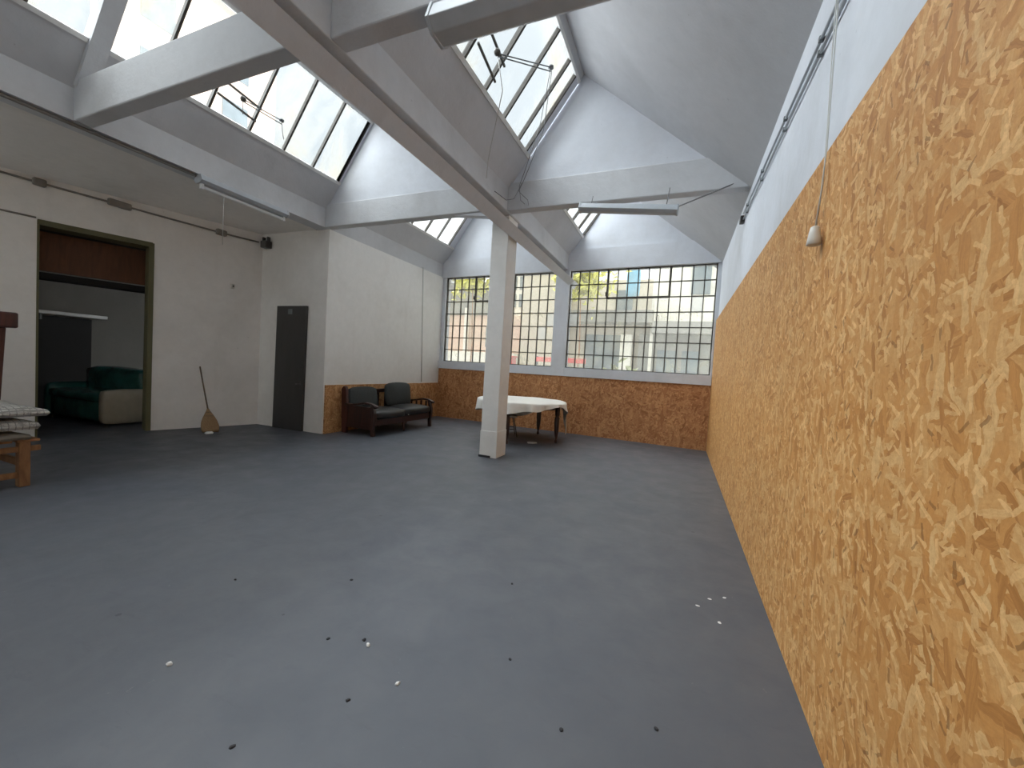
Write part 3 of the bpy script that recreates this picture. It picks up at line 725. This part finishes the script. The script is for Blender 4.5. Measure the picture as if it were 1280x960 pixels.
b = MB(); b.lathe([(.0001, -.012), (.010, -.008), (.012, 0), (.010, .008), (.0001, .012)], 'chip', (.885, 1.0, .36), 10); b.build('cushion_button', r)

# ------------------------------------------------------------------ round table with cloth, stool
TX, TY, TZ = -3.04, 8.04, .835
r = thing('round_table', 'round table on dark turned legs standing behind the white column', 'table', (TX, TY, 0))
b = MB(); b.lathe([(.90, TZ-.045), (.925, TZ-.03), (.925, TZ-.012), (.90, TZ-.006)], 'dwood', n=48); b.build('tabletop', r)
b = MB()
N = 40; vs = []
for z in (TZ-.15, TZ-.045):
    for rr in (.76, .73): vs += [(rr*math.cos(2*PI*k/N), rr*math.sin(2*PI*k/N), z) for k in range(N)]
fs = []
for k in range(N):
    j = (k+1) % N; o_, i_, O_, I_ = 0, N, 2*N, 3*N
    fs += [(o_+k, o_+j, O_+j, O_+k), (i_+j, i_+k, I_+k, I_+j), (o_+j, o_+k, i_+k, i_+j), (O_+k, O_+j, I_+j, I_+k)]
b.faces(vs, fs, 'dwood', False); b.build('apron', r)
for a in (-1, 80, 190, 272):
    a = math.radians(a); b = MB()
    b.lathe([(.018, 0), (.028, .02), (.03, .05), (.018, .08), (.03, .14), (.042, .22), (.05, .40), (.052, .52), (.034, .55), (.05, .58), (.05, TZ-.05)], 'dwood', (.80*math.cos(a), .80*math.sin(a), 0), 16)
    b.build('leg', r)
# cloth
def hang(th):
    d = math.degrees(th) % 360
    L = .175 + .03*math.sin(3*th+.6) + .02*math.sin(7*th)
    def bump(c, w): 
        x = min(abs(d-c), 360-abs(d-c))/w; return max(0, 1-x*x)**1.2 if x < 1 else 0
    L += .48*bump(24, 17) + .16*bump(190, 25) + .26*bump(110, 40) - .10*bump(338, 30)
    return L
b = MB(); N = 144; vs = [(0, 0, TZ)]; rings = 1
for rr in (.3, .6, .85, .925, .945):
    vs += [(rr*math.cos(2*PI*k/N), rr*math.sin(2*PI*k/N), TZ+(.0 if rr < .94 else -.012)+(.003*math.sin(9*2*PI*k/N) if rr > .5 else 0)) for k in range(N)]
for s in (.15, .4, .7, 1.0):
    for k in range(N):
        th = 2*PI*k/N; L = hang(th)*s
        fold = .022*s*math.sin(13*th+1.3)+.014*s*math.sin(29*th)
        rr = .95 + fold + .02*s
        vs.append((rr*math.cos(th), rr*math.sin(th), TZ-.012-L))
fs = [(0, 1+k, 1+(k+1) % N) for k in range(N)]
for i in range(8):
    for k in range(N): fs.append((1+i*N+k, 1+(i+1)*N+k, 1+(i+1)*N+(k+1) % N, 1+i*N+(k+1) % N))
b.faces(vs, fs, 'cloth', True)
o = b.build('tablecloth', loc=(TX, TY, 0)); tag(o, 'creased white cloth draped over the round table', 'tablecloth')

r = thing('metal_stool', 'pale-seated stool on thin dark metal legs under the round table', 'stool', (-3.44, 8.16, 0), .5)
b = MB(); b.cushion(-.24, .24, -.20, .20, .42, .46, 'seatw', .02, .006); b.build('seat', r)
for sx in (-1, 1):
    for sy in (-1, 1):
        b = MB(); b.tube([(sx*.16, sy*.15, .425), (sx*.245, sy*.19, 0)], .011, 'dark', 8); b.build('leg', r)
for sy in (-1, 1):
    b = MB(); b.tube([(-.212, sy*.175, .17), (.212, sy*.175, .17)], .008, 'dark', 8); b.build('rung', r)

# ------------------------------------------------------------------ crate stand with blankets, dark cabinet at the edge of view
r = thing('wooden_trestle', 'rough wooden stand carrying folded blankets near the doorway', 'stand', (-6.48, 1.55, 0))
for sx in (-.36, .36):
    for sy in (-.42, .36):
        b = MB(); b.box(sx-.045, sx+.045, sy-.04, sy+.04, 0, .46, 'pwood', .008); b.build('leg', r)
    b = MB(); b.box(sx-.02, sx+.02, -.46, .48, .355, .41, 'pwood', .006); b.build('rail', r)
    b = MB(); b.box(sx-.018, sx+.018, -.42, .36, .09, .15, 'pwood', .006); b.build('rail', r)
for sy in (-.42, .36):
    b = MB(); b.box(-.36, .36, sy-.018, sy+.018, .20, .27, 'pwood', .006); b.build('crossbar', r)
b = MB()
for i in range(5): b.box(-.42, .42, -.46+i*.19, -.46+i*.19+.16, .46, .485, 'pwood', .004)
b.build('slatted_top', r)
def blanket(name, x0, x1, y0, y1, z0, z1, mat, label, sag=.05):
    b = MB(); bb = bmesh.new(); bmesh.ops.create_cube(bb, size=1); bmesh.ops.subdivide_edges(bb, edges=bb.edges[:], cuts=11, use_grid_fill=True)
    for v in bb.verts:
        u = v.co*2
        ex = abs(u.x)**4; ey = abs(u.y)**4
        thick = (z1-z0)*(1-.45*max(ex, ey))
        x = (x0+x1)/2+u.x*(x1-x0)/2*(1-.04*abs(u.z)); y = (y0+y1)/2+u.y*(y1-y0)/2*(1-.03*abs(u.z))
        zb_ = z0+.0*ex
        z = zb_ + (u.z*.5+.5)*thick + (.012*math.sin(5*x+3*y)+.010*math.sin(11*y+2*x))*(u.z*.5+.5) 
        v.co = (x-(x0+x1)/2, y-(y0+y1)/2, z-z0)
    b.merge(bb, mat, True)
    return tag(b.build(name, loc=((x0+x1)/2, (y0+y1)/2, z0)), label, 'blanket')
blanket('folded_sack', -6.95, -6.02, 1.06, 1.94, .487, .56, 'greycloth', 'dull grey-brown folded cloth lowest of the pile on the wooden stand')
blanket('folded_blanket', -6.98, -6.02, 1.06, 2.0, .588, .70, 'check', 'middle folded blanket with black grid print on the wooden stand')
blanket('folded_blanket', -7.0, -6.0, 1.0, 2.06, .722, .83, 'check', 'topmost folded blanket with black grid print on the wooden stand')
r = thing('dark_cabinet', 'tall dark red-brown wooden cabinet behind the folded blankets', 'cabinet', (-7.55, 1.555, 0))
b = MB(); b.hexa([(-.3, -.55, 0), (.33, -.55, 0), (.33, .49, 0), (-.3, .49, 0), (-.3, -.55, 1.62), (.33, -.55, 1.62), (.33, .56, 1.62), (-.3, .56, 1.62)], 'rwood', .01); b.build('body', r)
b = MB(); b.box(-.34, .40, -.6, .635, 1.62, 1.80, 'rwood', .02); b.build('cornice', r)
b = MB(); b.box(.33, .35, -.5, -.02, .12, 1.56, 'rwood', .008); dd = b.build('door', r)
b = MB(); b.lathe([(.006, 0), (.014, .01), (.016, .02), (.006, .03)], 'steelg', (.36, -.06, .9), 10); b.build('knob', dd)
b = MB(); b.box(.33, .35, .0, .46, .12, 1.56, 'rwood', .008); b.build('door', r)

# ------------------------------------------------------------------ outside: court, facades, plants
b = MB(); b.box(-24, 10, 10.1, 26, -.4, -.1, 'conc'); struct(b.build('ground'), 'concrete yard outside the gridded windows', 'ground')
M['fac'] = plaster('outside_beige_render', (206, 196, 178), (160, 152, 138), .5, .5)
M['facw'] = plaster('outside_pale_render', (232, 228, 216), (190, 184, 170), .4, .5)
M['brick'] = plaster('outside_pink_brick', (220, 190, 170), (190, 164, 146), .5, 1.0)
M['facg'] = plaster('outside_grey_render', (150, 148, 142), (110, 112, 112), .6, .5)
M['shut'] = simple('outside_grey_shutter', (110, 120, 124), .6, 0, .15, 3)
M['leafy'] = simple('yellow_green_leaves', (206, 204, 96), .6, 0, .35, 6)
M['red'] = simple('faded_red_paint', (214, 84, 82), .5, 0, .15, 4)
M['blue'] = simple('pale_blue_cloth', (130, 180, 204), .8, 0, .1, 5)
FY = 15.0
r = thing('apartment_building', 'pale weathered building with balcony slab across the yard', 'building', (0, FY, 0), 0, None)
def part(name, boxes, m):
    b = MB()
    for q in boxes: b.box(*q, m)
    return b.build(name, r)
part('wall', [(-5.9, -4.2, 0, .4, -.1, 7), (-4.2, 1.2, .3, .6, -.1, 3.3), (-4.2, 1.2, .6, .9, 3.3, 5.0)], 'fac')
part('upper_wall', [(-.95, 3.5, .5, .9, 3.3, 8.5)], 'facw')
part('lower_wall', [(-1.4, .4, .05, .3, -.1, 2.95), (.4, 3.5, .1, .3, -.1, 3.2)], 'facg')
part('balcony_slab', [(-4.2, -.95, -.5, .6, 3.30, 3.72), (-.95, 3.5, -.5, .6, 2.95, 3.35)], 'facg')
part('pillar', [(-2.0, -1.62, -.2, .1, -.1, 2.9)], 'facw')
part('garage_shutter', [(-3.3, -2.05, .1, .3, -.1, 2.9)], 'shut')
part('shutter', [(-.75, -.1, .0, .08, .8, 2.4)], 'shut'); part('shutter', [(.05, .6, .0, .08, .8, 2.4)], 'shut')
part('window', [(-2.35, -1.75, .5, .62, 3.75, 4.6)], 'shut'); part('window', [(.2, .8, .4, .52, 4.4, 5.6)], 'shut')
b = MB()
for i in range(30): b.box(-.9+i*.09, -.87+i*.09, -.46, -.43, 3.35, 4.05, 'facw')
b.box(-.95, 1.9, -.47, -.42, 4.05, 4.12, 'facw'); b.build('balcony_railing', r)
part('drainpipe', [(-1.03, -.93, -.05, .08, 0, 6)], 'facw')
r = thing('brick_building', 'pinkish building with a white drainpipe beyond the sofa side window', 'building', (0, FY, 0))
part('wall', [(-11.5, -5.95, .2, .6, -.1, 3.6)], 'brick')
part('upper_wall', [(-11.5, -7.0, .1, .6, 3.6, 4.7)], 'facg')
part('roof', [(-11.8, -6.8, -.4, .7, 4.7, 4.85)], 'facg')
part('drainpipe', [(-8.5, -8.35, .05, .2, 0, 3.9)], 'facw')
part('plinth', [(-11.4, -6.0, -.3, .2, -.1, 2.05)], 'facw')
part('window', [(-7.5, -6.9, .12, .22, 2.3, 3.1)], 'shut')
r = thing('white_building', 'bright white upper storey with gridded panes beyond the yard', 'building', (0, FY+2.5, 0))
part('wall', [(-8.2, -5.0, 0, .5, -.1, 9)], 'facw')
b = MB()
for i in range(4):
    for j in range(2): b.box(-7.6+i*.55, -7.2+i*.55, -.04, .02, 4.3+j*.8, 4.9+j*.8, 'shut')
b.build('window', r)
part('ledge', [(-8.3, -5.0, -.4, .1, 3.2, 3.5)], 'facg')
# foliage: loose leaf clumps
def bush(name, c, rad, n, label, cat, leaf='leafy', hgt=0):
    r = thing(name, label, cat, (c[0], c[1], -.1))
    b = MB(); rnd = random.Random(int(abs(c[0]*100)))
    for i in range(n):
        d = Vector((rnd.gauss(0, .5), rnd.gauss(0, .35), rnd.gauss(0, .5))); p = Vector((d.x*rad, d.y*rad, c[2]+.1+d.z*rad*.9))
        s = .10+.10*rnd.random(); u = Vector((rnd.uniform(-1, 1), rnd.uniform(-1, 1), rnd.uniform(-1, 1))).normalized(); w = u.orthogonal().normalized()
        k = u.cross(w)*.15*s
        b.faces([p-u*s, p+w*s*.45+k, p+u*s, p-w*s*.45+k], [(0, 1, 2), (0, 2, 3)], leaf)
    b.build('foliage', r, recalc=False)
    if True:
        b = MB(); b.tube([(0, 0, 0), (.05, .02, c[2]*.5), (-.05, 0, c[2]+.2)], [.032, .026, .012], 'pwood', 8); b.build('stem', r)
bush('creeper', (-3.3, 13.9, 4.72), .85, 520, 'yellow-green creeper spilling over the balcony slab across the yard', 'creeper')
bush('creeper', (-7.2, 13.3, 4.75), .68, 420, 'yellow-green creeper high beyond the sofa side window', 'creeper')
M['plant'] = simple('dull_green_leaves', (120, 124, 84), .7, 0, .3, 6)
bush('shrub', (-1.75, 12.2, 1.35), .45, 90, 'low straggly shrub in front of the pale pillar outside', 'shrub', 'plant')
r = thing('barrier', 'faded red board barrier standing in the yard outside', 'barrier', (-3.6, 13.2, -.1))
b = MB(); b.box(-1.0, .75, -.03, .03, 1.86, 2.02, 'red', .01); b.build('rail', r)
b = MB(); b.box(-1.0, .75, -.02, .02, 1.25, 1.74, 'facg', .01); b.build('panel', r)
for x in (-.95, .7):
    b = MB(); b.box(x-.04, x+.04, .03, .09, 0, 2.05, 'steelg', .006); b.build('post', r)
r = thing('crate', 'red plastic crate on a pale ledge beyond the sofa side window', 'crate', (-5.9, 13.6, -.1))
b = MB(); b.box(-.45, .45, -.25, .25, 0, 1.62, 'facw', .02); b.build('pedestal', r)
b = MB(); b.box(-.36, .36, -.2, .2, 1.62, 1.98, 'red', .02); b.build('body', r)
b = MB(); b.box(-.40, .40, -.23, .23, 1.96, 2.02, 'red', .01); b.build('rim', r)
b = MB(); b.box(-1.55, -1.45, 0, .1, 0, 0.01, 'blue'); b.bm.free()
b = MB(); b.cushion(-.22, .22, -.05, .05, -.55, .35, 'blue', .04, .01)
tag(b.build('laundry', loc=(-1.66, 14.55, 4.75)), 'pale blue cloth hung above the balcony slab across the yard', 'laundry')
# tall neighbour beyond the skylights
r = thing('apartment_building', 'tall pinkish beige neighbour seen blurred through the skylights', 'building', (-21, 9, 0))
part('wall', [(-1, 0, -.5, 6.5, -.1, 17.5)], 'brick')
part('roof', [(-1.2, .4, -.8, 6.8, 17.5, 17.9)], 'facg')
for j in range(3):
    for i in range(2): part('window', [(-.02, .06, .6+i*3.2, 1.8+i*3.2, 9.2+j*2.8, 10.8+j*2.8)], 'shut')

# ------------------------------------------------------------------ sky
w = bpy.data.worlds.new('overcast'); SC.world = w; w.use_nodes = True
t = w.node_tree; t.nodes.clear()
tc = t.nodes.new('ShaderNodeTexCoord'); sp = t.nodes.new('ShaderNodeSeparateXYZ'); t.links.new(tc.outputs['Generated'], sp.inputs[0])
rm = t.nodes.new('ShaderNodeValToRGB'); t.links.new(sp.outputs[2], rm.inputs[0])
E_ = rm.color_ramp.elements
E_[0].position = 0; E_[0].color = (3.2, 3.28, 3.35, 1)
E_[1].position = 1; E_[1].color = (2.2, 2.2, 2.24, 1)
for p_, c_ in ((.22, (1.6, 1.64, 1.68)), (.38, (.32, .35, .37)), (.68, (.42, .45, .47))):
    k_ = E_.new(p_); k_.color = (*c_, 1)
nz = t.nodes.new('ShaderNodeTexNoise'); nz.inputs['Scale'].default_value = 2.2; nz.inputs['Detail'].default_value = 5
t.links.new(tc.outputs['Generated'], nz.inputs['Vector'])
mr = t.nodes.new('ShaderNodeMapRange'); mr.inputs[1].default_value = .3; mr.inputs[2].default_value = .7; mr.inputs[3].default_value = .85; mr.inputs[4].default_value = 1.1
t.links.new(nz.outputs[0], mr.inputs[0])
vm = t.nodes.new('ShaderNodeVectorMath'); vm.operation = 'SCALE'; t.links.new(rm.outputs[0], vm.inputs[0]); t.links.new(mr.outputs[0], vm.inputs['Scale'])
bg = t.nodes.new('ShaderNodeBackground'); bg.inputs['Strength'].default_value = 0.85
out = t.nodes.new('ShaderNodeOutputWorld'); t.links.new(vm.outputs[0], bg.inputs[0]); t.links.new(bg.outputs[0], out.inputs[0])

# bright veiled sun high behind the photographer
sl = bpy.data.lights.new('sun', 'SUN'); sl.energy = 8.5; sl.angle = math.radians(95); sl.color = (.93, .975, 1)
so = bpy.data.objects.new('sun', sl); COL.objects.link(so)
so.rotation_euler = Vector((.70, -.12, -.70)).to_track_quat('-Z', 'Y').to_euler()

# ------------------------------------------------------------------ to metres
bpy.context.view_layer.update()
done = set()
for o in bpy.data.objects:
    o.location = o.location*S
    if o.type == 'MESH' and o.data.name not in done:
        done.add(o.data.name); o.data.transform(Matrix.Scale(S, 4))

# ------------------------------------------------------------------ camera
f, yaw, pitch, roll = 505.874, .3886, -.0406, .0584
cy, sy, cp, spt, cr, sr = math.cos(yaw), math.sin(yaw), math.cos(pitch), math.sin(pitch), math.cos(roll), math.sin(roll)
fwd = Vector((-sy*cp, cy*cp, spt)); right = Vector((cy, sy, 0)); up = right.cross(fwd)
r2 = right*cr+up*sr; u2 = up*cr-right*sr
cam = bpy.data.cameras.new('camera'); cam.sensor_width = 36; cam.lens = f/1280*36; cam.clip_start = .02; cam.clip_end = 200
co = bpy.data.objects.new('camera', cam); COL.objects.link(co)
co.matrix_world = Matrix(((r2.x, u2.x, -fwd.x, 0), (r2.y, u2.y, -fwd.y, 0), (r2.z, u2.z, -fwd.z, 1.5*S), (0, 0, 0, 1)))
SC.camera = co

vs_ = SC.view_settings
vs_.view_transform = 'Standard'; vs_.look = 'None'; vs_.gamma = 1; vs_.use_curve_mapping = False; vs_.exposure = 1.52
cy_ = SC.cycles
cy_.max_bounces = 10; cy_.diffuse_bounces = 6; cy_.glossy_bounces = 3; cy_.transmission_bounces = 6; cy_.transparent_max_bounces = 12
cy_.use_denoising = True; cy_.sample_clamp_indirect = 6.0; cy_.caustics_reflective = False; cy_.caustics_refractive = False
